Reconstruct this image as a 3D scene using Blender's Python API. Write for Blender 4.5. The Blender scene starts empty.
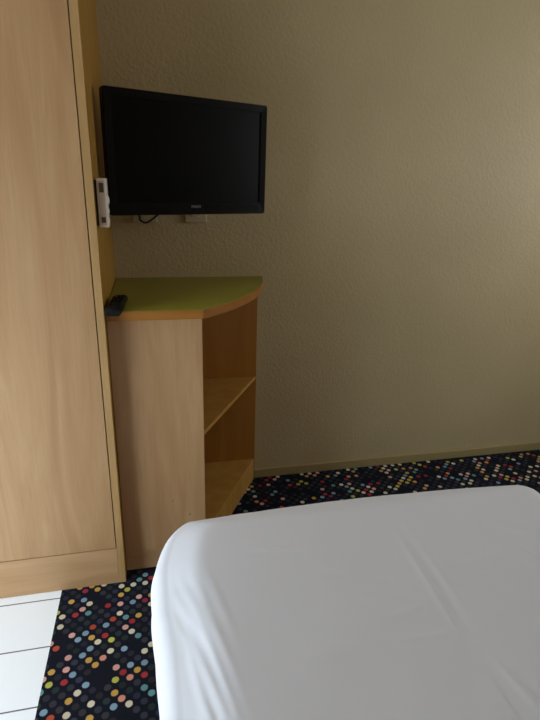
import bpy, bmesh, math, random
from mathutils import Vector, Matrix
random.seed(7)
S = bpy.context.scene
COL = S.collection

# ------------------------------------------------------------------ camera
AX_F = Vector((0.21600, 0.91780, -0.33310))
cam_loc = Vector((0.1124, -1.6142, 1.0446))
yaw, pitch, roll, FPX = 0.2308, 0.3396, -0.0294, 508.8
fwd = Vector((math.sin(yaw)*math.cos(pitch), math.cos(yaw)*math.cos(pitch), -math.sin(pitch)))
rr = Vector((math.cos(yaw), -math.sin(yaw), 0)); uu = rr.cross(fwd)
r2 = rr*math.cos(roll) - uu*math.sin(roll)
u2 = rr*math.sin(roll) + uu*math.cos(roll)
cd = bpy.data.cameras.new('camera'); cam = bpy.data.objects.new('camera', cd); COL.objects.link(cam)
m = Matrix((r2, u2, -fwd)).transposed().to_4x4(); m.translation = cam_loc
cam.matrix_world = m
cd.sensor_fit = 'HORIZONTAL'; cd.sensor_width = 36.0; cd.lens = 36.0*FPX/540.0; cd.clip_start = 0.02
S.camera = cam

def on_floor(px, py, z=0.0):
    d = fwd + r2*((px-270)/FPX) - u2*((py-360)/FPX)
    t = (z-cam_loc.z)/d.z
    return cam_loc + d*t

# ------------------------------------------------------------------ helpers
def obj(name, bm, mat, parent=None, smooth=None, bevel=0.0, seg=2, label=None):
    me = bpy.data.meshes.new(name); 
    bmesh.ops.recalc_face_normals(bm, faces=bm.faces)
    bm.to_mesh(me); bm.free()
    o = bpy.data.objects.new(name, me); COL.objects.link(o)
    if mat: me.materials.append(mat)
    if parent: o.parent = parent
    if smooth is not None:
        for p in me.polygons: p.use_smooth = True
        try: me.set_sharp_from_angle(angle=math.radians(smooth))
        except Exception: pass
    if bevel:
        b = o.modifiers.new('bevel', 'BEVEL'); b.width = bevel; b.segments = seg; b.limit_method = 'ANGLE'; b.angle_limit = math.radians(40)
    if label: o['label'] = label
    return o

def box(bm, x0, x1, y0, y1, z0, z1):
    vs = [bm.verts.new((x, y, z)) for z in (z0, z1) for x, y in ((x0, y0), (x1, y0), (x1, y1), (x0, y1))]
    for f in ((3,2,1,0), (4,5,6,7), (0,1,5,4), (1,2,6,5), (2,3,7,6), (3,0,4,7)):
        bm.faces.new([vs[i] for i in f])
    return vs

def BOX(*a):
    bm = bmesh.new(); box(bm, *a); return bm

def prism(bm, pts, z0, z1):
    a = [bm.verts.new((x, y, z0)) for x, y in pts]; b = [bm.verts.new((x, y, z1)) for x, y in pts]
    n = len(pts)
    bm.faces.new(a[::-1]); bm.faces.new(b)
    for i in range(n): bm.faces.new((a[i], a[(i+1) % n], b[(i+1) % n], b[i]))

def tube(bm, pts, r, n=8):
    pts = [Vector(p) for p in pts]; rings = []
    for i, p in enumerate(pts):
        t = (pts[min(i+1, len(pts)-1)] - pts[max(i-1, 0)]).normalized()
        a = t.cross(Vector((0.3, 0.2, 0.93))).normalized(); b = t.cross(a)
        rings.append([bm.verts.new(p + a*r*math.cos(2*math.pi*k/n) + b*r*math.sin(2*math.pi*k/n)) for k in range(n)])
    for i in range(len(rings)-1):
        for k in range(n):
            bm.faces.new((rings[i][k], rings[i][(k+1) % n], rings[i+1][(k+1) % n], rings[i+1][k]))
    bm.faces.new(rings[0][::-1]); bm.faces.new(rings[-1])

def thing(name, label, cat, loc=(0, 0, 0), rot=(0, 0, 0)):
    o = bpy.data.objects.new(name, None); COL.objects.link(o)
    o.location = loc; o.rotation_euler = rot; o.empty_display_size = 0.05
    o['label'] = label; o['category'] = cat
    return o
def struct(name, bm, mat, **k):
    o = obj(name, bm, mat, **k); o['kind'] = 'structure'; return o

# ------------------------------------------------------------------ materials
def new_mat(name, rough=0.5, spec=0.5, col=(0.5, 0.5, 0.5)):
    mt = bpy.data.materials.new(name); mt.use_nodes = True
    b = mt.node_tree.nodes['Principled BSDF']
    b.inputs['Base Color'].default_value = (*col, 1); b.inputs['Roughness'].default_value = rough
    b.inputs['Specular IOR Level'].default_value = spec
    return mt, mt.node_tree, b
def N(nt, t, **k):
    n = nt.nodes.new(t)
    for a, v in k.items(): setattr(n, a, v)
    return n
def ramp(nt, stops, interp='LINEAR'):
    n = N(nt, 'ShaderNodeValToRGB'); e = n.color_ramp.elements; n.color_ramp.interpolation = interp
    while len(e) < len(stops): e.new(0.5)
    for el, (p, c) in zip(e, stops): el.position = p; el.color = (*c, 1)
    return n

def wood(name, c1, c2, c3, rough=0.42, spec=0.35, horiz=False, seed=0.0):
    mt, nt, b = new_mat(name, rough, spec)
    L = nt.links.new
    tc = N(nt, 'ShaderNodeTexCoord'); mp = N(nt, 'ShaderNodeMapping')
    mp.inputs['Scale'].default_value = (0.7, 6, 6) if horiz else (6, 6, 0.7)
    mp.inputs['Location'].default_value = (seed, seed*1.3, seed*0.7)
    L(tc.outputs['Object'], mp.inputs['Vector'])
    n1 = N(nt, 'ShaderNodeTexNoise'); n1.inputs['Scale'].default_value = 1.6; n1.inputs['Detail'].default_value = 6; n1.inputs['Distortion'].default_value = 2.2
    L(mp.outputs[0], n1.inputs['Vector'])
    r = ramp(nt, [(0.3, c1), (0.52, c2), (0.72, c3)]); L(n1.outputs[0], r.inputs[0])
    mp2 = N(nt, 'ShaderNodeMapping'); mp2.inputs['Scale'].default_value = (5, 160, 160) if horiz else (160, 160, 5)
    L(tc.outputs['Object'], mp2.inputs['Vector'])
    n2 = N(nt, 'ShaderNodeTexNoise'); n2.inputs['Scale'].default_value = 1.5; n2.inputs['Detail'].default_value = 3
    L(mp2.outputs[0], n2.inputs['Vector'])
    r2_ = ramp(nt, [(0.3, (0.93, 0.92, 0.91)), (0.6, (1, 1, 1))]); L(n2.outputs[0], r2_.inputs[0])
    mx = N(nt, 'ShaderNodeMix', data_type='RGBA', blend_type='MULTIPLY'); mx.inputs[0].default_value = 1
    L(r.outputs[0], mx.inputs[6]); L(r2_.outputs[0], mx.inputs[7]); L(mx.outputs[2], b.inputs['Base Color'])
    bp = N(nt, 'ShaderNodeBump'); bp.inputs['Strength'].default_value = 0.05; bp.inputs['Distance'].default_value = 0.001
    L(n2.outputs[0], bp.inputs['Height']); L(bp.outputs[0], b.inputs['Normal'])
    return mt

OAK = ((0.44, 0.243, 0.110), (0.50, 0.289, 0.139), (0.56, 0.34, 0.172))
M_oak = wood('pale_oak_laminate', *OAK)
M_oak2 = wood('pale_oak_laminate_desk', *OAK, seed=3.1)
M_oakh = wood('pale_oak_laminate_cross', *OAK, horiz=True, seed=5.0)
M_edge = wood('oak_edge_strip', (0.43, 0.250, 0.098), (0.48, 0.285, 0.115), (0.52, 0.315, 0.135), seed=1.7)
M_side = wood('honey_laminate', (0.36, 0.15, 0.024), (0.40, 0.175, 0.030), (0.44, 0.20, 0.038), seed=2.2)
M_honey = wood('shaded_golden_laminate', (0.33, 0.165, 0.022), (0.37, 0.19, 0.028), (0.41, 0.215, 0.034), seed=8.3)  # wardrobe side faces: their weaker light is put into this darker golden colour
M_shelf = wood('honey_oak_laminate', (0.44, 0.225, 0.045), (0.50, 0.265, 0.06), (0.54, 0.30, 0.075), seed=6.1)
M_band = wood('amber_edge_band', (0.33, 0.125, 0.017), (0.37, 0.145, 0.022), (0.41, 0.165, 0.028), horiz=True, seed=4.4)

# rough plastered wall
def wall_mat():
    mt, nt, b = new_mat('cream_textured_wallcovering', 0.5, 0.35, (0.50, 0.41, 0.27))
    L = nt.links.new; tc = N(nt, 'ShaderNodeTexCoord')
    n1 = N(nt, 'ShaderNodeTexNoise'); n1.inputs['Scale'].default_value = 120; n1.inputs['Detail'].default_value = 4
    n2 = N(nt, 'ShaderNodeTexVoronoi'); n2.inputs['Scale'].default_value = 100
    L(tc.outputs['Object'], n1.inputs['Vector']); L(tc.outputs['Object'], n2.inputs['Vector'])
    a = N(nt, 'ShaderNodeMath', operation='ADD'); L(n1.outputs[0], a.inputs[0]); L(n2.outputs['Distance'], a.inputs[1])
    bp = N(nt, 'ShaderNodeBump'); bp.inputs['Strength'].default_value = 0.32; bp.inputs['Distance'].default_value = 0.0022
    L(a.outputs[0], bp.inputs['Height']); L(bp.outputs[0], b.inputs['Normal'])
    n3 = N(nt, 'ShaderNodeTexNoise'); n3.inputs['Scale'].default_value = 2.5; n3.inputs['Detail'].default_value = 2
    L(tc.outputs['Object'], n3.inputs['Vector'])
    r = ramp(nt, [(0.3, (0.475, 0.382, 0.218)), (0.7, (0.525, 0.422, 0.247))]); L(n3.outputs[0], r.inputs[0]); L(r.outputs[0], b.inputs['Base Color'])
    return mt
M_wall = wall_mat()
M_ceil, _, _ = new_mat('ceiling_paint', 0.8, 0.2, (0.45, 0.41, 0.33))
M_base, _, _ = new_mat('olive_beige_paint', 0.4, 0.4, (0.36, 0.28, 0.13))
M_green, nt, b = new_mat('lime_green_laminate', 0.38, 0.45, (0.30, 0.36, 0.055))
tc = N(nt, 'ShaderNodeTexCoord'); nn = N(nt, 'ShaderNodeTexNoise'); nn.inputs['Scale'].default_value = 220
nt.links.new(tc.outputs['Object'], nn.inputs['Vector']); rg = ramp(nt, [(0.35, (0.25, 0.225, 0.020)), (0.65, (0.31, 0.285, 0.034))])
nt.links.new(nn.outputs[0], rg.inputs[0]); nt.links.new(rg.outputs[0], b.inputs['Base Color'])
M_black, _, _ = new_mat('gloss_black_plastic', 0.25, 0.12, (0.006, 0.006, 0.006))
M_screen, _, _ = new_mat('dark_lcd_screen', 0.30, 0.10, (0.003, 0.003, 0.0035))
M_matblack, _, _ = new_mat('matt_black_plastic', 0.5, 0.4, (0.012, 0.012, 0.012))
M_grey, _, _ = new_mat('grey_print', 0.5, 0.4, (0.25, 0.25, 0.25))
M_plas, _, _ = new_mat('white_plastic', 0.4, 0.5, (0.72, 0.66, 0.58))
M_plas2, _, _ = new_mat('cream_socket_plastic', 0.4, 0.4, (0.52, 0.43, 0.28))
M_slot, _, _ = new_mat('dark_slot', 0.6, 0.3, (0.10, 0.07, 0.045))
M_btn, _, _ = new_mat('cream_button', 0.3, 0.5, (0.85, 0.84, 0.78))
M_red, _, _ = new_mat('red_button', 0.4, 0.5, (0.25, 0.02, 0.02))
M_frame, _, _ = new_mat('white_window_paint', 0.4, 0.5, (0.8, 0.8, 0.8))
M_metal, nt, b = new_mat('painted_steel', 0.35, 0.5, (0.2, 0.2, 0.22)); b.inputs['Metallic'].default_value = 0.8
M_grout, _, _ = new_mat('dark_joint', 0.8, 0.2, (0.10, 0.10, 0.11))

# white tile floor : long tiles, dark joints every 0.148 m along Y
def tile_mat():
    mt, nt, b = new_mat('white_gloss_floor_boards', 0.25, 0.5)
    L = nt.links.new; tc = N(nt, 'ShaderNodeTexCoord'); sp = N(nt, 'ShaderNodeSeparateXYZ'); L(tc.outputs['Object'], sp.inputs[0])
    a = N(nt, 'ShaderNodeMath', operation='ADD'); a.inputs[1].default_value = 10*0.1487 + 0.481
    L(sp.outputs['Y'], a.inputs[0])
    mo = N(nt, 'ShaderNodeMath', operation='DIVIDE'); mo.inputs[1].default_value = 0.1487; L(a.outputs[0], mo.inputs[0])
    fr = N(nt, 'ShaderNodeMath', operation='FRACT'); L(mo.outputs[0], fr.inputs[0])
    c = N(nt, 'ShaderNodeMath', operation='LESS_THAN'); c.inputs[1].default_value = 0.022; L(fr.outputs[0], c.inputs[0])
    mx = N(nt, 'ShaderNodeMix', data_type='RGBA'); L(c.outputs[0], mx.inputs[0])
    mx.inputs[6].default_value = (0.93, 0.96, 0.99, 1); mx.inputs[7].default_value = (0.13, 0.13, 0.15, 1)
    L(mx.outputs[2], b.inputs['Base Color'])
    return mt
M_tile = tile_mat()

# carpet: every lattice cell is a face with its own dot colour
SP = 0.02190
def carpet_mat():
    mt, nt, b = new_mat('dotted_carpet_pile', 0.95, 0.08)
    L = nt.links.new
    uv = N(nt, 'ShaderNodeUVMap'); uv.uv_map = 'cell'
    tcn = N(nt, 'ShaderNodeTexCoord')
    nz = N(nt, 'ShaderNodeTexNoise'); nz.inputs['Scale'].default_value = 350; nz.inputs['Detail'].default_value = 1
    L(tcn.outputs['Object'], nz.inputs['Vector'])
    ds = N(nt, 'ShaderNodeVectorMath', operation='DISTANCE'); L(uv.outputs[0], ds.inputs[0]); ds.inputs[1].default_value = (0.5, 0.5, 0)
    ad = N(nt, 'ShaderNodeMath', operation='MULTIPLY_ADD'); L(nz.outputs[0], ad.inputs[0]); ad.inputs[1].default_value = 0.10; L(ds.outputs['Value'], ad.inputs[2])
    mr = N(nt, 'ShaderNodeMapRange'); mr.inputs['From Min'].default_value = 0.36; mr.inputs['From Max'].default_value = 0.43
    mr.inputs['To Min'].default_value = 1; mr.inputs['To Max'].default_value = 0; L(ad.outputs[0], mr.inputs['Value'])
    at = N(nt, 'ShaderNodeAttribute'); at.attribute_name = 'dot'
    mx = N(nt, 'ShaderNodeMix', data_type='RGBA'); L(mr.outputs[0], mx.inputs[0])
    mx.inputs[6].default_value = (0.0095, 0.0105, 0.018, 1); L(at.outputs['Color'], mx.inputs[7])
    L(mx.outputs[2], b.inputs['Base Color'])
    bp = N(nt, 'ShaderNodeBump'); bp.inputs['Strength'].default_value = 0.6; bp.inputs['Distance'].default_value = 0.002
    n2 = N(nt, 'ShaderNodeTexNoise'); n2.inputs['Scale'].default_value = 600; L(tcn.outputs['Object'], n2.inputs['Vector'])
    L(n2.outputs[0], bp.inputs['Height']); L(bp.outputs[0], b.inputs['Normal'])
    return mt
M_carpet = carpet_mat()
PAL = dict(c=(0.66, 0.58, 0.42), p=(0.64, 0.34, 0.29), r=(0.34, 0.035, 0.04), o=(0.42, 0.07, 0.035), g=(0.56, 0.33, 0.075),
           y=(0.46, 0.46, 0.08), b=(0.22, 0.33, 0.42), t=(0.13, 0.29, 0.30), s=(0.60, 0.25, 0.17), m=(0.30, 0.03, 0.06))
DOTS = [
 (50, 580, '255,85g 303,122m 415,105g 470,62c 185,210g 295,195b 350,232c 287,278p 225,327r 337,312t 510,252r 63,305y 107,343c 93,430c 380,437o 497,420b 195,507p 315,490b 248,545b 370,530g 492,512r 428,570c 358,625b 15,580p 58,620o 167,700p 293,683b 470,700p'),
 (100, 570, '183,167c 285,157c 390,143c 335,110t 233,202y 175,243g 337,262p 388,293m 437,248g 172,325p 280,308b 435,325c 168,408c 335,425g 222,443t 108,458o 275,478r 47,510b 220,530p 278,567c 42,597r 338,603t 98,640y 443,685c 215,712b'),
 (40, 640, '105,35p 148,80o 335,10b 455,0g 515,32c 448,85b 383,145b 255,165p 437,190g 495,230g 240,270p 110,290g 302,312b 42,352p 225,380r 93,400y 417,400b 25,460t 347,468c 270,540g 57,630b 118,682o 255,660c 468,563c 457,688g'),
 (100, 640, '97,12y 93,105c 213,87b 25,165s 147,248p 205,290r 270,228b 395,108c 395,210b 337,272g 402,317r 270,335s 140,355y 135,468g 402,428t 465,473t 202,520s 268,563c 130,587b 447,55c')]
EMPTY = [(50,580,'460,150 430,200 400,110 60,520 100,560 120,640 340,90'), (40,640,'190,80 130,170 510,320 500,370 460,350'), (100,640,'20,250 40,300 20,360 60,200 330,60 300,20 250,650 180,660')]
O0 = on_floor(100+270/9, 640+335/9)      # the salmon dot is the lattice origin
c45 = math.sqrt(0.5)
def cell_of(P):
    dx, dy = P.x-O0.x, P.y-O0.y
    return round((dx-dy)*c45/SP), round((dx+dy)*c45/SP)
known = {}
for X, Y, s in EMPTY:
    for tok in s.split():
        a, bb = tok.split(','); known[cell_of(on_floor(X+float(a)/9, Y+float(bb)/9))] = 'x'
for X, Y, s in DOTS:
    for tok in s.split():
        a, bb = tok[:-1].split(','); known[cell_of(on_floor(X+float(a)/9, Y+float(bb)/9))] = tok[-1]

XL, XR, YB, ZC = -1.0, 2.25, -3.15, 2.45
XT = -0.165
def carpet():
    bm = bmesh.new(); uvl = bm.loops.layers.uv.new('cell'); cl = bm.loops.layers.float_color.new('dot')
    n = int(4.2/SP); vc = {}
    def V(i, j):
        if (i, j) not in vc:
            u, v = (i-0.5)*SP, (j-0.5)*SP
            vc[(i, j)] = bm.verts.new((O0.x+(u+v)*c45, O0.y+(-u+v)*c45, 0))
        return vc[(i, j)]
    for i in range(-n, n):
        for j in range(-n, n):
            x = O0.x+(i+j)*SP*c45; y = O0.y+(j-i)*SP*c45
            if not (XT-0.02 < x < XR+0.02 and YB-0.02 < y < 0.02): continue
            f = bm.faces.new((V(i, j), V(i+1, j), V(i+1, j+1), V(i, j+1)))
            k = known.get((i, j))
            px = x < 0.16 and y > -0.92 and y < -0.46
            if k is None:
                q = random.random()
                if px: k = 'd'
                elif q < 0.44: k = 'd'
                elif q < 0.66: k = 'x'
                else: k = random.choice('cccccpprogggyybbbttsm')
            if k == 'x': c = (0.010, 0.011, 0.018)
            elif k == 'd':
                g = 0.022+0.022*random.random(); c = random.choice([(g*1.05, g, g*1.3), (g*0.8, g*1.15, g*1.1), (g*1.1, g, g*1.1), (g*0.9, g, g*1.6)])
            else:
                w = 0.9+0.2*random.random(); c = tuple(w*t for t in PAL[k])
            for l, uvv in zip(f.loops, ((0, 0), (1, 0), (1, 1), (0, 1))):
                l[uvl].uv = uvv; l[cl] = (*c, 1)
    for co, no in (((XT, 0, 0), (-1, 0, 0)), ((XR, 0, 0), (1, 0, 0)), ((0, YB, 0), (0, -1, 0)), ((0, 0, 0), (0, 1, 0))):
        bmesh.ops.bisect_plane(bm, geom=bm.verts[:]+bm.edges[:]+bm.faces[:], plane_co=co, plane_no=no, clear_outer=True)
    for f in bm.faces:
        if f.normal.z < 0: f.normal_flip()
    return bm
struct('floor', carpet(), M_carpet)
struct('floor.001', BOX(XL, XT, YB, 0, -0.05, 0.0), M_tile)

# ------------------------------------------------------------------ room shell
struct('wall_back', BOX(XL-0.1, XR+0.1, 0.0, 0.1, -0.05, ZC+0.05), M_wall)
# right wall with an unseen window added to rake light near the far corner
RY0, RY1, RZ0, RZ1 = -1.25, -0.30, 0.75, 1.75
bm = bmesh.new()
box(bm, XR, XR+0.1, YB, RY0, -0.05, ZC+0.05); box(bm, XR, XR+0.1, RY1, 0, -0.05, ZC+0.05)
box(bm, XR, XR+0.1, RY0, RY1, -0.05, RZ0); box(bm, XR, XR+0.1, RY0, RY1, RZ1, ZC+0.05)
struct('wall_right', bm, M_wall)
struct('wall_front', BOX(XL-0.1, XR+0.1, YB-0.1, YB, -0.05, ZC+0.05), M_wall)
struct('ceiling', BOX(XL-0.1, XR+0.1, YB-0.1, 0.1, ZC, ZC+0.1), M_ceil)
struct('floor.002', BOX(XT, XR, YB, 0, -0.05, -0.002), M_grout)
# left wall with a low unseen window, added to brighten floor and bed
WY0, WY1, WZ0, WZ1 = -1.50, -0.60, 0.02, 0.90
bm = bmesh.new()
box(bm, XL-0.1, XL, YB, WY0, -0.05, ZC+0.05); box(bm, XL-0.1, XL, WY1, 0, -0.05, ZC+0.05)
box(bm, XL-0.1, XL, WY0, WY1, -0.05, WZ0); box(bm, XL-0.1, XL, WY0, WY1, WZ1, ZC+0.05)
struct('wall_left', bm, M_wall)
def window(name, x0, x1, y0, y1, z0, z1, mull=True):
    bm = bmesh.new()
    for a, b_, c, d in ((y0, y0+.04, z0, z1), (y1-.04, y1, z0, z1), (y0+.04, y1-.04, z0, z0+.04), (y0+.04, y1-.04, z1-.04, z1)):
        box(bm, x0, x1, a, b_, c, d)
    if mull: box(bm, x0, x1, (y0+y1)/2-.02, (y0+y1)/2+.02, z0+.04, z1-.04)
    wn = struct(name, bm, M_frame)
    obj('glass', BOX((x0+x1)/2-.002, (x0+x1)/2+.002, y0+.04, y1-.04, z0+.04, z1-.04), mg, wn)
mg = bpy.data.materials.new('clear_glass'); mg.use_nodes = True; nt = mg.node_tree; nt.nodes.clear()
o_ = N(nt, 'ShaderNodeOutputMaterial'); mxs = N(nt, 'ShaderNodeMixShader'); mxs.inputs[0].default_value = 0.06
tr = N(nt, 'ShaderNodeBsdfTransparent'); gl = N(nt, 'ShaderNodeBsdfGlossy'); gl.inputs['Roughness'].default_value = 0.0
nt.links.new(tr.outputs[0], mxs.inputs[1]); nt.links.new(gl.outputs[0], mxs.inputs[2]); nt.links.new(mxs.outputs[0], o_.inputs[0])
window('added_window_right', XR+0.03, XR+0.07, RY0, RY1, RZ0, RZ1)
window('added_window_low', XL-0.07, XL-0.03, WY0, WY1, WZ0, WZ1, False)

# baseboards
bbz = 0.034
bm = bmesh.new(); box(bm, 0.4412, XR, -0.011, 0, 0, bbz); struct('baseboard_back', bm, M_base, bevel=0.002)
struct('baseboard_right', BOX(XR-0.011, XR, YB, -0.011, 0, bbz), M_base, bevel=0.002)

# ------------------------------------------------------------------ wardrobe
WY = -0.4534
w = thing('wardrobe', 'tall pale oak wardrobe with flush door standing at the left of the corner', 'wardrobe', (-0.45, -0.22, 0))
wl = Vector(w.location)
def wb(name, mat, x0, x1, y0, y1, z0, z1, bev=0.0008, parent=w, **k):
    bm = bmesh.new(); box(bm, x0-wl.x, x1-wl.x, y0-wl.y, y1-wl.y, z0, z1)
    return obj(name, bm, mat, parent, bevel=bev, **k)
WL, WZ = -0.90, 2.12
sp_ = wb('side_panel', M_honey, -0.0165, 0.0, WY+0.0008, -0.0005, 0.001, WZ, label='golden side panel with its shade in the colour')
wb('edge_band', M_edge, -0.0165, 0.0, WY, WY+0.0007, 0.001, WZ, 0, parent=sp_)
wb('side_panel', M_honey, WL, WL+0.0165, WY, -0.0005, 0.001, WZ)
wb('plinth', M_oakh, WL+0.0165, -0.0165, WY, WY+0.018, 0.001, 0.1135)
wb('top_panel', M_oakh, WL+0.0165, -0.0165, WY+0.02, -0.008, WZ-0.018, WZ)
wb('base_panel', M_oakh, WL+0.0165, -0.0165, WY+0.02, -0.008, 0.095, 0.1135)
wb('back_panel', M_oak, WL+0.0165, -0.0165, -0.008, -0.0005, 0.001, WZ)
d1 = wb('door', M_oak, -0.455, -0.0185, WY, WY+0.018, 0.1160, WZ)
d2 = wb('door', M_oak, WL+0.018, -0.458, WY, WY+0.018, 0.1160, WZ)
for sx, dd in ((-0.43, d1), (-0.483, d2)):
    bm = bmesh.new(); tube(bm, [(sx-wl.x, WY-wl.y, 0.95), (sx-wl.x, WY-wl.y-0.028, 0.955), (sx-wl.x, WY-wl.y-0.028, 1.085), (sx-wl.x, WY-wl.y, 1.09)], 0.005)
    obj('handle', bm, M_metal, dd, smooth=40)

# ------------------------------------------------------------------ corner unit
FY, PX, RX, TZ, TH = -0.4151, 0.2223, 0.4404, 0.75, 0.0232
u = thing('corner_cabinet', 'pale oak corner cabinet with lime green curved top and open angled shelves', 'cabinet', (0.2, -0.2, 0))
ul = Vector(u.location)
def shift(pts): return [(x-ul.x, y-ul.y) for x, y in pts]
def ub(name, mat, x0, x1, y0, y1, z0, z1, bev=0.0007, **k):
    bm = bmesh.new(); box(bm, x0-ul.x, x1-ul.x, y0-ul.y, y1-ul.y, z0, z1)
    return obj(name, bm, mat, u, bevel=bev, **k)
E0 = 0.0015
# curved outline of the top
def bez(p0, p1, p2, p3, n):
    out = []
    for i in range(n+1):
        t = i/n; out.append(tuple((1-t)**3*a + 3*(1-t)**2*t*b_ + 3*(1-t)*t*t*c + t**3*d for a, b_, c, d in zip(p0, p1, p2, p3)))
    return out
curve = bez((0.225, -0.427), (0.262, -0.400), (0.43, -0.255), (0.4568, -0.001), 20)
outline = [(E0, -0.001), (E0, -0.427)] + curve
bm = bmesh.new(); prism(bm, shift(outline), TZ-TH, TZ-0.0012)
top = obj('top', bm, M_band, u, smooth=30, bevel=0.0008, label='amber edged curved top')
inner = [(E0+0.0005, -0.0015), (E0+0.0005, -0.4255)] + [(x-0.0013, y+0.0010) for x, y in curve[:-1]] + [(0.4553, -0.0015)]
bm = bmesh.new(); prism(bm, shift(inner), TZ-0.0011, TZ)
obj('laminate', bm, M_green, top, smooth=30, label='lime green laminate surface')
Z1 = TZ-TH-0.0003
fp = ub('front_panel', M_oak2, E0, PX, FY, FY+0.016, 0.066, Z1)
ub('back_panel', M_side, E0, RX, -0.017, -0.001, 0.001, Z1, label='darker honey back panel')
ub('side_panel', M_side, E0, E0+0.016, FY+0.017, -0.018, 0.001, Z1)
ub('plinth', M_oakh, E0, PX-0.004, FY+0.004, FY+0.018, 0.001, 0.0645)
# angled shelves
k = (0.0-FY)/(RX-PX)
sh = [(E0+0.017, -0.0175), (E0+0.017, FY+0.0165), (PX-0.001, FY+0.0165), (RX-0.003, -0.0175)]
def shelf(z, t, name):
    bm = bmesh.new(); prism(bm, shift(sh), z-t, z); return obj(name, bm, M_shelf, u, bevel=0.0007)
shelf(0.4085, 0.012, 'shelf')
shelf(0.0864, 0.018, 'shelf')
# angled kick board under the lowest shelf
ax, ay = PX-0.001, FY+0.0165
bx_, by_ = RX-0.003, -0.0175
nx, ny = -(by_-ay), (bx_-ax); ln = math.hypot(nx, ny); nx, ny = nx/ln*0.016, ny/ln*0.016
bm = bmesh.new(); prism(bm, shift([(ax, ay), (bx_, by_), (bx_+nx*0.9-0.006, by_), (ax+nx-0.002, ay)]), 0.001, 0.068)
obj('kick_board', bm, M_shelf, u)
# small screw marks on the front panel
for hx, hz, hr in ((0.1798, 0.1684, 0.0022), (0.1352, 0.2163, 0.0016)):
    bm = bmesh.new(); bmesh.ops.create_cone(bm, cap_ends=True, segments=12, radius1=hr, radius2=hr*0.8, depth=0.0012,
        matrix=Matrix.Translation((hx-ul.x, FY-ul.y-0.0005, hz)) @ Matrix.Rotation(math.pi/2, 4, 'X'))
    obj('screw', bm, M_slot, fp)

# ------------------------------------------------------------------ television
A = 0.3874; TW, THh = 0.4398, 0.2757
tv = thing('television', 'black flat screen television on a wall arm turned out of the corner', 'television', (0.2256, -0.2346, 1.0927), (0, 0, A))
T = 0.0089
tilt = Matrix.Rotation(T, 4, 'X')
def tvp(name, bm, mat, parent=tv, **k):
    bmesh.ops.transform(bm, matrix=tilt, verts=bm.verts); return obj(name, bm, mat, parent, **k)
hw, hh = TW/2, THh/2
def frame_ring(bm, x0, x1, z0, z1, l, r_, b_, t_, y0, y1):
    box(bm, x0, x0+l, y0, y1, z0, z1); box(bm, x1-r_, x1, y0, y1, z0, z1)
    box(bm, x0+l, x1-r_, y0, y1, z0, z0+b_); box(bm, x0+l, x1-r_, y0, y1, z1-t_, z1)
bm = bmesh.new()
def rrect(x0, x1, z0, z1, r, n=5):
    out = []
    for cx, cz, a0 in ((x1-r, z1-r, 0), (x0+r, z1-r, 90), (x0+r, z0+r, 180), (x1-r, z0+r, 270)):
        for i in range(n+1):
            a = math.radians(a0+90*i/n); out.append((cx+r*math.cos(a), cz+r*math.sin(a)))
    return out
op = rrect(-hw, hw, -hh, hh, 0.006); ip = rrect(-hw+0.019, hw-0.019, -hh+0.030, hh-0.018, 0.001)
of = [bm.verts.new((x, 0.003, z)) for x, z in op]; of2 = [bm.verts.new((x*0.992, 0.0, z*0.988)) for x, z in op]
inn = [bm.verts.new((x, 0.001, z)) for x, z in ip]; inb = [bm.verts.new((x, 0.006, z)) for x, z in ip]
ob = [bm.verts.new((x, 0.022, z)) for x, z in op]
n = len(op)
for A_, B_ in ((inb, inn), (inn, of2), (of2, of), (of, ob), (ob, inb)):
    for i in range(n): bm.faces.new((A_[i], A_[(i+1) % n], B_[(i+1) % n], B_[i]))
bez_o = tvp('bezel', bm, M_black, smooth=30)
tvp('screen', BOX(-hw+0.0185, hw-0.0185, 0.0045, 0.006, -hh+0.0295, hh-0.0175), M_screen)
bm = bmesh.new()
f = [bm.verts.new((x*0.998, 0.0222, z*0.998)) for x, z in rrect(-hw, hw, -hh, hh, 0.006)]
g = [bm.verts.new((x, 0.040, z)) for x, z in rrect(-hw+0.03, hw-0.02, -hh+0.02, hh-0.02, 0.01)]
h = [bm.verts.new((x, 0.052, z)) for x, z in rrect(-hw+0.075, hw-0.05, -hh+0.035, hh-0.05, 0.01)]
for A_, B_ in ((f, g), (g, h)):
    for i in range(n): bm.faces.new((A_[i], A_[(i+1) % n], B_[(i+1) % n], B_[i]))
bm.faces.new(f[::-1]); bm.faces.new(h)
tvp('rear_case', bm, M_matblack, smooth=30)
# gloss strip on lower bezel, right of the logo
tvp('sensor_window', BOX(0.03, hw-0.022, -0.0006, 0.0004, -hh+0.010, -hh+0.026), M_screen)
# maker's mark: a row of small raised grey letters
fc = bpy.data.curves.new('logo_text', 'FONT'); fc.body = 'PHILIPS'; fc.size = 0.0085; fc.extrude = 0.0002; fc.align_x = 'CENTER'
to = bpy.data.objects.new('t', fc); COL.objects.link(to)
dg = bpy.context.evaluated_depsgraph_get(); me = bpy.data.meshes.new_from_object(to.evaluated_get(dg))
bpy.data.objects.remove(to)
bm = bmesh.new(); bm.from_mesh(me)
bmesh.ops.transform(bm, matrix=Matrix.Translation((0.004, -0.0004, -hh+0.017)) @ Matrix.Rotation(math.pi/2, 4, 'X'), verts=bm.verts)
tvp('logo', bm, M_grey)
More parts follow.
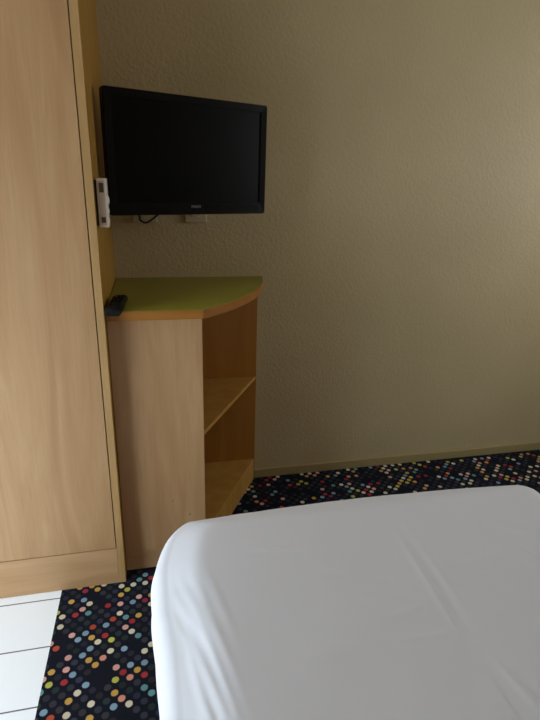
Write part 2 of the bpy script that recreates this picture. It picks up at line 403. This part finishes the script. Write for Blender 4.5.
# wall arm
bm = bmesh.new()
inv = Matrix.Rotation(-A, 4, 'Z')
def L2(x, y, z): 
    v = inv @ Vector((x-0.2256, y+0.2346, 0)); return (v.x, v.y, z)
box(bm, -0.05, 0.05, 0.053, 0.057, -0.05, 0.05)
tube(bm, [(0, 0.057, 0), (0.01, 0.085, 0), L2(0.25, -0.03, 0), L2(0.25, -0.012, 0)], 0.011, 12)
arm = obj('wall_arm', bm, M_metal, tv, smooth=40)
bm = bmesh.new()
for sx, sz in ((0,0),): 
    q = [L2(0.21, -0.012, 0), L2(0.29, -0.012, 0), L2(0.29, -0.0005, 0), L2(0.21, -0.0005, 0)]
    prism(bm, [(a[0], a[1]) for a in q], -0.06, 0.06)
obj('wall_plate', bm, M_metal, arm)

# cables hanging behind the television
def cable(pts, r, lab):
    bm = bmesh.new()
    P = [inv @ (Vector(p)-tv.location) for p in pts]; out = []
    for i in range(len(P)-1):
        a, b1, c, d = P[max(i-1, 0)], P[i], P[i+1], P[min(i+2, len(P)-1)]
        for j in range(6):
            t = j/6; out.append(0.5*((2*b1) + (c-a)*t + (2*a-5*b1+4*c-d)*t*t + (3*b1-a-3*c+d)*t**3))
    out.append(P[-1]); tube(bm, out, r, 8)
    return obj('power_cable', bm, M_matblack, tv, smooth=60, label=lab)
cable([(0.235, -0.100, 1.03), (0.18, -0.05, 0.98), (0.128, -0.03, 0.935), (0.100, -0.026, 0.917), (0.082, -0.021, 0.925), (0.083, -0.0145, 0.945)], 0.0028, 'thin black cable looping below the screen')

# ------------------------------------------------------------------ sockets
def socket(x0, x1, z0, z1, lab):
    cx, cz = (x0+x1)/2, (z0+z1)/2
    s = thing('wall_socket', lab, 'socket', (cx, 0, cz))
    s['group'] = 'wall sockets under the television'
    W, H = (x1-x0)/2, (z1-z0)/2
    obj('plate', BOX(-W, W, -0.010, -0.0003, -H, H), M_plas2, s, bevel=0.003)
    bm = bmesh.new(); bmesh.ops.create_cone(bm, cap_ends=True, segments=28, radius1=0.021, radius2=0.019, depth=0.004, matrix=Matrix.Translation((0, -0.012, 0)) @ Matrix.Rotation(math.pi/2, 4, 'X'))
    r_ = obj('outlet', bm, M_plas2, s, smooth=40)
    for dx in (-0.0095, 0.0095):
        bm = bmesh.new(); bmesh.ops.create_cone(bm, cap_ends=True, segments=12, radius1=0.0025, radius2=0.0025, depth=0.0015, matrix=Matrix.Translation((dx, -0.0145, 0)) @ Matrix.Rotation(math.pi/2, 4, 'X'))
        obj('pin_hole', bm, M_slot, r_)
socket(0.060, 0.132, 0.915, 0.987, 'cream wall socket under the left of the television, behind the cable')
socket(0.213, 0.279, 0.917, 0.989, 'cream wall socket under the middle of the television, clear of the cable')

# ------------------------------------------------------------------ control box on wardrobe side
sw = thing('switch_box', 'narrow white control box with small buttons on the wardrobe side by the television', 'control box', (0.0006, -0.415, 0.9885))
HW = 0.0505
bm = bmesh.new(); box(bm, 0.0042, 0.0235, -0.022, 0.022, -HW, HW)
hs = obj('housing', bm, M_plas, sw, bevel=0.002, seg=3)
obj('mounting_plate', BOX(0.0, 0.0042, -0.018, 0.018, -HW+0.004, HW-0.004), M_matblack, sw)
M_lbl, _, _ = new_mat('pinkish_print', 0.5, 0.4, (0.60, 0.46, 0.38))
obj('label_strip', BOX(0.0065, 0.020, -0.0226, -0.0218, -HW+0.006, HW-0.005), M_lbl, sw)
for z0, z1, c in ((0.022, 0.041, M_slot), (-0.040, -0.028, M_slot)):
    obj('slot', BOX(0.0095, 0.0185, -0.0232, -0.0224, z0, z1), c, hs)
for z, r_ in ((0.006, 0.0105), (-0.016, 0.007), (-0.036, 0.006)):
    bm = bmesh.new(); bmesh.ops.create_uvsphere(bm, u_segments=16, v_segments=10, radius=r_)
    for v in bm.verts: v.co = Vector((v.co.x*0.42+0.0235, v.co.y-0.010, v.co.z+z))
    obj('button', bm, M_btn, sw, smooth=60)

# ------------------------------------------------------------------ remote
rc = thing('remote_control', 'small black remote control lying on the green cabinet top', 'remote control', (0.0255, -0.392, TZ+0.0006), (0, 0, math.radians(-3.5)))
bm = bmesh.new(); 
secs = [(-0.080, 0.016, 0.013), (-0.074, 0.019, 0.017), (-0.03, 0.020, 0.018), (0.02, 0.017, 0.016), (0.07, 0.0185, 0.016), (0.080, 0.0165, 0.012)]
rings = []
for y, w_, h_ in secs:
    rings.append([bm.verts.new((x*w_, y, z)) for x, z in ((-0.75, 0), (0.75, 0), (1, h_*0.35), (0.94, h_*0.8), (0.6, h_), (-0.6, h_), (-0.94, h_*0.8), (-1, h_*0.35))])
for a, b1 in zip(rings, rings[1:]):
    for i in range(8): bm.faces.new((a[i], a[(i+1) % 8], b1[(i+1) % 8], b1[i]))
bm.faces.new(rings[0][::-1]); bm.faces.new(rings[-1])
case_bm = bm
M_key, _, _ = new_mat('dark_grey_rubber', 0.7, 0.1, (0.014, 0.014, 0.015))
M_rc, _, _ = new_mat('black_remote_plastic', 0.45, 0.15, (0.007, 0.007, 0.007))
obj('case', case_bm, M_rc, rc, smooth=50)
for r_ in range(7):
    for c_ in range(3):
        y = -0.058+r_*0.018; x = -0.009+0.009*c_
        bm = bmesh.new(); box(bm, x-0.003, x+0.003, y-0.005, y+0.005, 0.0140, 0.0190)
        obj('key', bm, M_red if (r_ == 6 and c_ == 0) else M_key, rc, bevel=0.0008)

# ------------------------------------------------------------------ bed
BX0, BX1, BY0, BY1, BZ = 0.083, 0.915, -2.72, -0.786, 0.463
bed = thing('bed', 'white sheeted single bed standing in front of the corner cabinet', 'bed', ((BX0+BX1)/2, (BY0+BY1)/2, 0))
bl = Vector(bed.location)
def bb(name, mat, x0, x1, y0, y1, z0, z1, bev=0.003):
    bm = bmesh.new(); box(bm, x0-bl.x, x1-bl.x, y0-bl.y, y1-bl.y, z0, z1); return obj(name, bm, mat, bed, bevel=bev)
bb('frame', M_oakh, BX0+0.03, BX1-0.03, BY0+0.03, BY1-0.03, 0.16, 0.24)
for x in (BX0+0.06, BX1-0.11):
    for y in (BY0+0.06, BY1-0.13): bb('leg', M_oak, x, x+0.05, y, y+0.05, 0.001, 0.16)
# fitted sheet over the mattress: superellipse rings
M_sheet, nt, b = new_mat('white_cotton_sheet', 0.85, 0.15, (0.735, 0.74, 0.79))
b.inputs['Sheen Weight'].default_value = 0.1
def smooth01(t): t = max(0, min(1, t)); return t*t*(3-2*t)
def fold(x, y, cx, cy, ang, ln, wd, amp):
    ca, sa = math.cos(ang), math.sin(ang); dx, dy = x-cx, y-cy
    a = dx*ca+dy*sa; b_ = -dx*sa+dy*ca
    return amp*math.exp(-(b_/wd)**2)*math.exp(-(a/ln)**4)
def pxy(px, py): v = on_floor(px, py, BZ); return v.x, v.y
FOLDS = []
def addfold(p, q, wd, amp):
    (x0, y0), (x1, y1) = pxy(*p), pxy(*q)
    FOLDS.append(((x0+x1)/2, (y0+y1)/2, math.atan2(y1-y0, x1-x0), math.hypot(x1-x0, y1-y0)/2, wd, amp))
addfold((398, 535), (455, 628), 0.0045, 0.0011)
addfold((406, 533), (463, 622), 0.0040, -0.0010)
addfold((412, 534), (468, 615), 0.0050, 0.0007)
addfold((400, 641), (452, 632), 0.0055, 0.0014)
addfold((415, 634), (440, 631), 0.0040, -0.0010)
addfold((322, 578), (350, 577), 0.0050, 0.0015)
addfold((250, 551), (302, 551), 0.0045, 0.0014)
addfold((360, 598), (420, 606), 0.008, 0.0012)
addfold((380, 622), (430, 604), 0.007, 0.0012)
addfold((370, 585), (405, 590), 0.006, 0.0009)
addfold((500, 668), (540, 712), 0.0045, 0.0013)
addfold((506, 666), (545, 706), 0.0040, -0.0009)
addfold((515, 560), (545, 575), 0.005, 0.0014)
addfold((495, 525), (540, 535), 0.010, -0.0016)
addfold((480, 640), (470, 700), 0.025, -0.0014)
addfold((505, 538), (540, 558), 0.006, 0.0014)
addfold((440, 560), (520, 548), 0.010, 0.0010)
addfold((430, 585), (500, 600), 0.012, 0.0010)
addfold((300, 660), (380, 640), 0.014, 0.0009)
from mathutils import noise
def build_sheet():
    R = 0.11; cx, cy = (BX0+BX1)/2, (BY0+BY1)/2; hx, hy = (BX1-BX0)/2, (BY1-BY0)/2
    bm = bmesh.new()
    # map a rounded-box param: concentric rings from the outline to the centre line, many rings
    RA, RB = 0.048, 0.080      # far right, far left corner
    def outline_pts():
        P = []
        def line(a, b_, step):
            L_ = math.hypot(b_[0]-a[0], b_[1]-a[1]); n = max(1, int(L_/step))
            for i in range(n): t = i/n; P.append((a[0]+(b_[0]-a[0])*t, a[1]+(b_[1]-a[1])*t))
        def arc(ax_, ay_, a0, R=R, sy=1.0):
            for i in range(24): a = math.radians(a0+90*i/24); P.append((ax_+R*math.cos(a), ay_+R*sy*math.sin(a)))
        line((hx, -hy+R), (hx, hy-RA), 0.008); arc(hx-RA, hy-RA, 0, RA); line((hx-RA, hy), (-hx+RB, hy), 0.008); arc(-hx+RB, hy-RB*2.0, 90, RB, 2.0)
        line((-hx, hy-RB*2.0), (-hx, -hy+R), 0.008); arc(-hx+R, -hy+R, 180); line((-hx+R, -hy), (hx-R, -hy), 0.008); arc(hx-R, -hy+R, 270)
        return P
    P = outline_pts(); n = len(P)
    # medial segment for shrinking: points move towards segment (0,-m)-(0,m)
    md = hy-hx
    nrm = []
    for i in range(n):
        a, b_ = P[i-1], P[(i+1) % n]; tx, ty = b_[0]-a[0], b_[1]-a[1]; l = math.hypot(tx, ty); nrm.append((ty/l, -tx/l))
    RV = 0.034; top = BZ; DR = 0.031
    prof = []     # (outward shrink distance, z)
    for z in (0.165, 0.18, 0.20, 0.225, 0.25, 0.28, 0.31, 0.335, 0.36, 0.38): prof.append((0.010*(1-(z-0.165)/0.215)**1.5, z))
    for i in range(1, 13):
        a = math.radians(78*i/12); prof.append((RV*(1-math.cos(a)), 0.388+(top-DR-0.388)*math.sin(a)/math.sin(math.radians(78))))
    off_edge = prof[-1][0]
    rings = []
    for off, z in prof:
        row = []
        for i, (x, y) in enumerate(P):
            nx_, ny_ = nrm[i]
            # soft vertical folds running down the side
            s = i*0.008
            depth = smooth01((top-z)/0.14)
            wv = (noise.noise((x*22, y*22, z*2.0))*0.006 + noise.noise((x*55+3, y*55, z*3.0))*0.0022)*depth
            o2 = off - wv
            row.append(bm.verts.new((x-nx_*o2+cx, y-ny_*o2+cy, z)))
        rings.append(row)
    # inner rings: linear interpolation from edge ring to medial segment
    edge = [v.co.copy() for v in rings[-1]]
    K = 120
    for j in range(1, K+1):
        t = (j/K); row = []
        for e in edge:
            mx_, my_ = cx, cy+max(-md, min(md, e.y-cy))
            x = e.x+(mx_-e.x)*t*0.985; y = e.y+(my_-e.y)*t*0.985
            dd = math.hypot(x-e.x, y-e.y)
            u_ = dd/0.060; ramp_ = (u_-math.log1p(math.exp(9*(u_-1)))/9) if u_ < 6 else 1.0
            z = top-DR+DR*max(0.0, min(1.0, ramp_))+0.003*smooth01(dd/0.35)
            for F in FOLDS: z += 1.25*fold(x, y, *F)
            z += 0.0010*noise.noise((x*14, y*9, 1.0))*smooth01(dd/0.05) + 0.004*noise.noise((x*3.2, y*3.2, 4.0))*smooth01(dd/0.15)
            # gathers near the left edge
            if x < BX0+0.13:
                g_ = smooth01(dd/0.02)*(1-smooth01((x-BX0-0.07)/0.06))*smooth01((-0.93-y)/0.12)
                z += g_*0.0035*noise.noise((x*75+y*18, y*7, 2.0))
            row.append(bm.verts.new((x, y, z)))
        rings.append(row)
    for a, b_ in zip(rings, rings[1:]):
        for i in range(n): bm.faces.new((a[i], a[(i+1) % n], b_[(i+1) % n], b_[i]))
    bm.faces.new(rings[-1])
    for v in bm.verts:      # the foot end bellies out a little; the left side is drawn in towards the middle
        x, y = v.co.x, v.co.y
        t = (x-0.50)/0.41
        v.co.y += (0.0235 - 0.020*t*t)*smooth01((y-(BY1-0.22))/0.2)
        v.co.x += 0.011*smooth01((-0.98-y)/0.12)*smooth01((0.22-x)/0.12)
    for v in bm.verts: v.co -= bl
    return bm
M_ticking, _, _ = new_mat('mattress_ticking', 0.8, 0.2, (0.65, 0.64, 0.60))
bb('mattress', M_ticking, BX0+0.05, BX1-0.05, BY0+0.05, BY1-0.05, 0.24, 0.40, 0.03)
so = obj('sheet', build_sheet(), M_sheet, bed, smooth=80, label='white fitted sheet')

# ------------------------------------------------------------------ light
world = bpy.data.worlds.new('World'); S.world = world; world.use_nodes = True
bg = world.node_tree.nodes['Background']; bg.inputs[0].default_value = (0.75, 0.87, 1.0, 1); bg.inputs[1].default_value = 1.0
def area(name, loc, rot, sx, sy, power, col):
    ld = bpy.data.lights.new(name, 'AREA'); ld.shape = 'RECTANGLE'; ld.size = sx; ld.size_y = sy; ld.energy = power; ld.color = col
    o = bpy.data.objects.new(name, ld); COL.objects.link(o); o.location = loc; o.rotation_euler = rot; return o
# radiance of the added light in both unseen windows and the ceiling lamp
P2 = math.pi**2
KL, KR, KC = 3.1, 1.45, 3.2
area('added_low_window_light', (XL-0.11, (WY0+WY1)/2, (WZ0+WZ1)/2), (0, -math.pi/2, 0), WZ1-WZ0, WY1-WY0, P2*KL*(WZ1-WZ0)*(WY1-WY0), (0.73, 0.88, 1.0))
area('added_right_window_light', (XR+0.11, (RY0+RY1)/2, (RZ0+RZ1)/2), (0, math.pi/2, 0), RZ1-RZ0, RY1-RY0, P2*KR*(RZ1-RZ0)*(RY1-RY0), (1.0, 0.99, 0.98))
cl = thing('added_ceiling_light', 'square white ceiling lamp, unseen, added to light the white entry floor', 'added ceiling light', (-0.62, -0.78, ZC))  # unseen lamp, added to brighten the entry floor
obj('housing', BOX(-0.27, 0.27, -0.32, 0.32, -0.05, -0.0005), M_frame, cl, bevel=0.004)
ml, nt, b = new_mat('lit_diffuser', 0.5, 0.3, (0.8, 0.8, 0.8)); b.inputs['Emission Color'].default_value = (0.84, 0.93, 1.0, 1); b.inputs['Emission Strength'].default_value = math.pi*KC
obj('diffuser', BOX(-0.25, 0.25, -0.30, 0.30, -0.056, -0.0505), ml, cl)

S.view_settings.view_transform = 'Standard'; S.view_settings.look = 'None'
S.view_settings.exposure = 0.0; S.view_settings.gamma = 1.0; S.view_settings.use_curve_mapping = False
S.cycles.use_denoising = True
S.cycles.max_bounces = 8; S.cycles.diffuse_bounces = 5
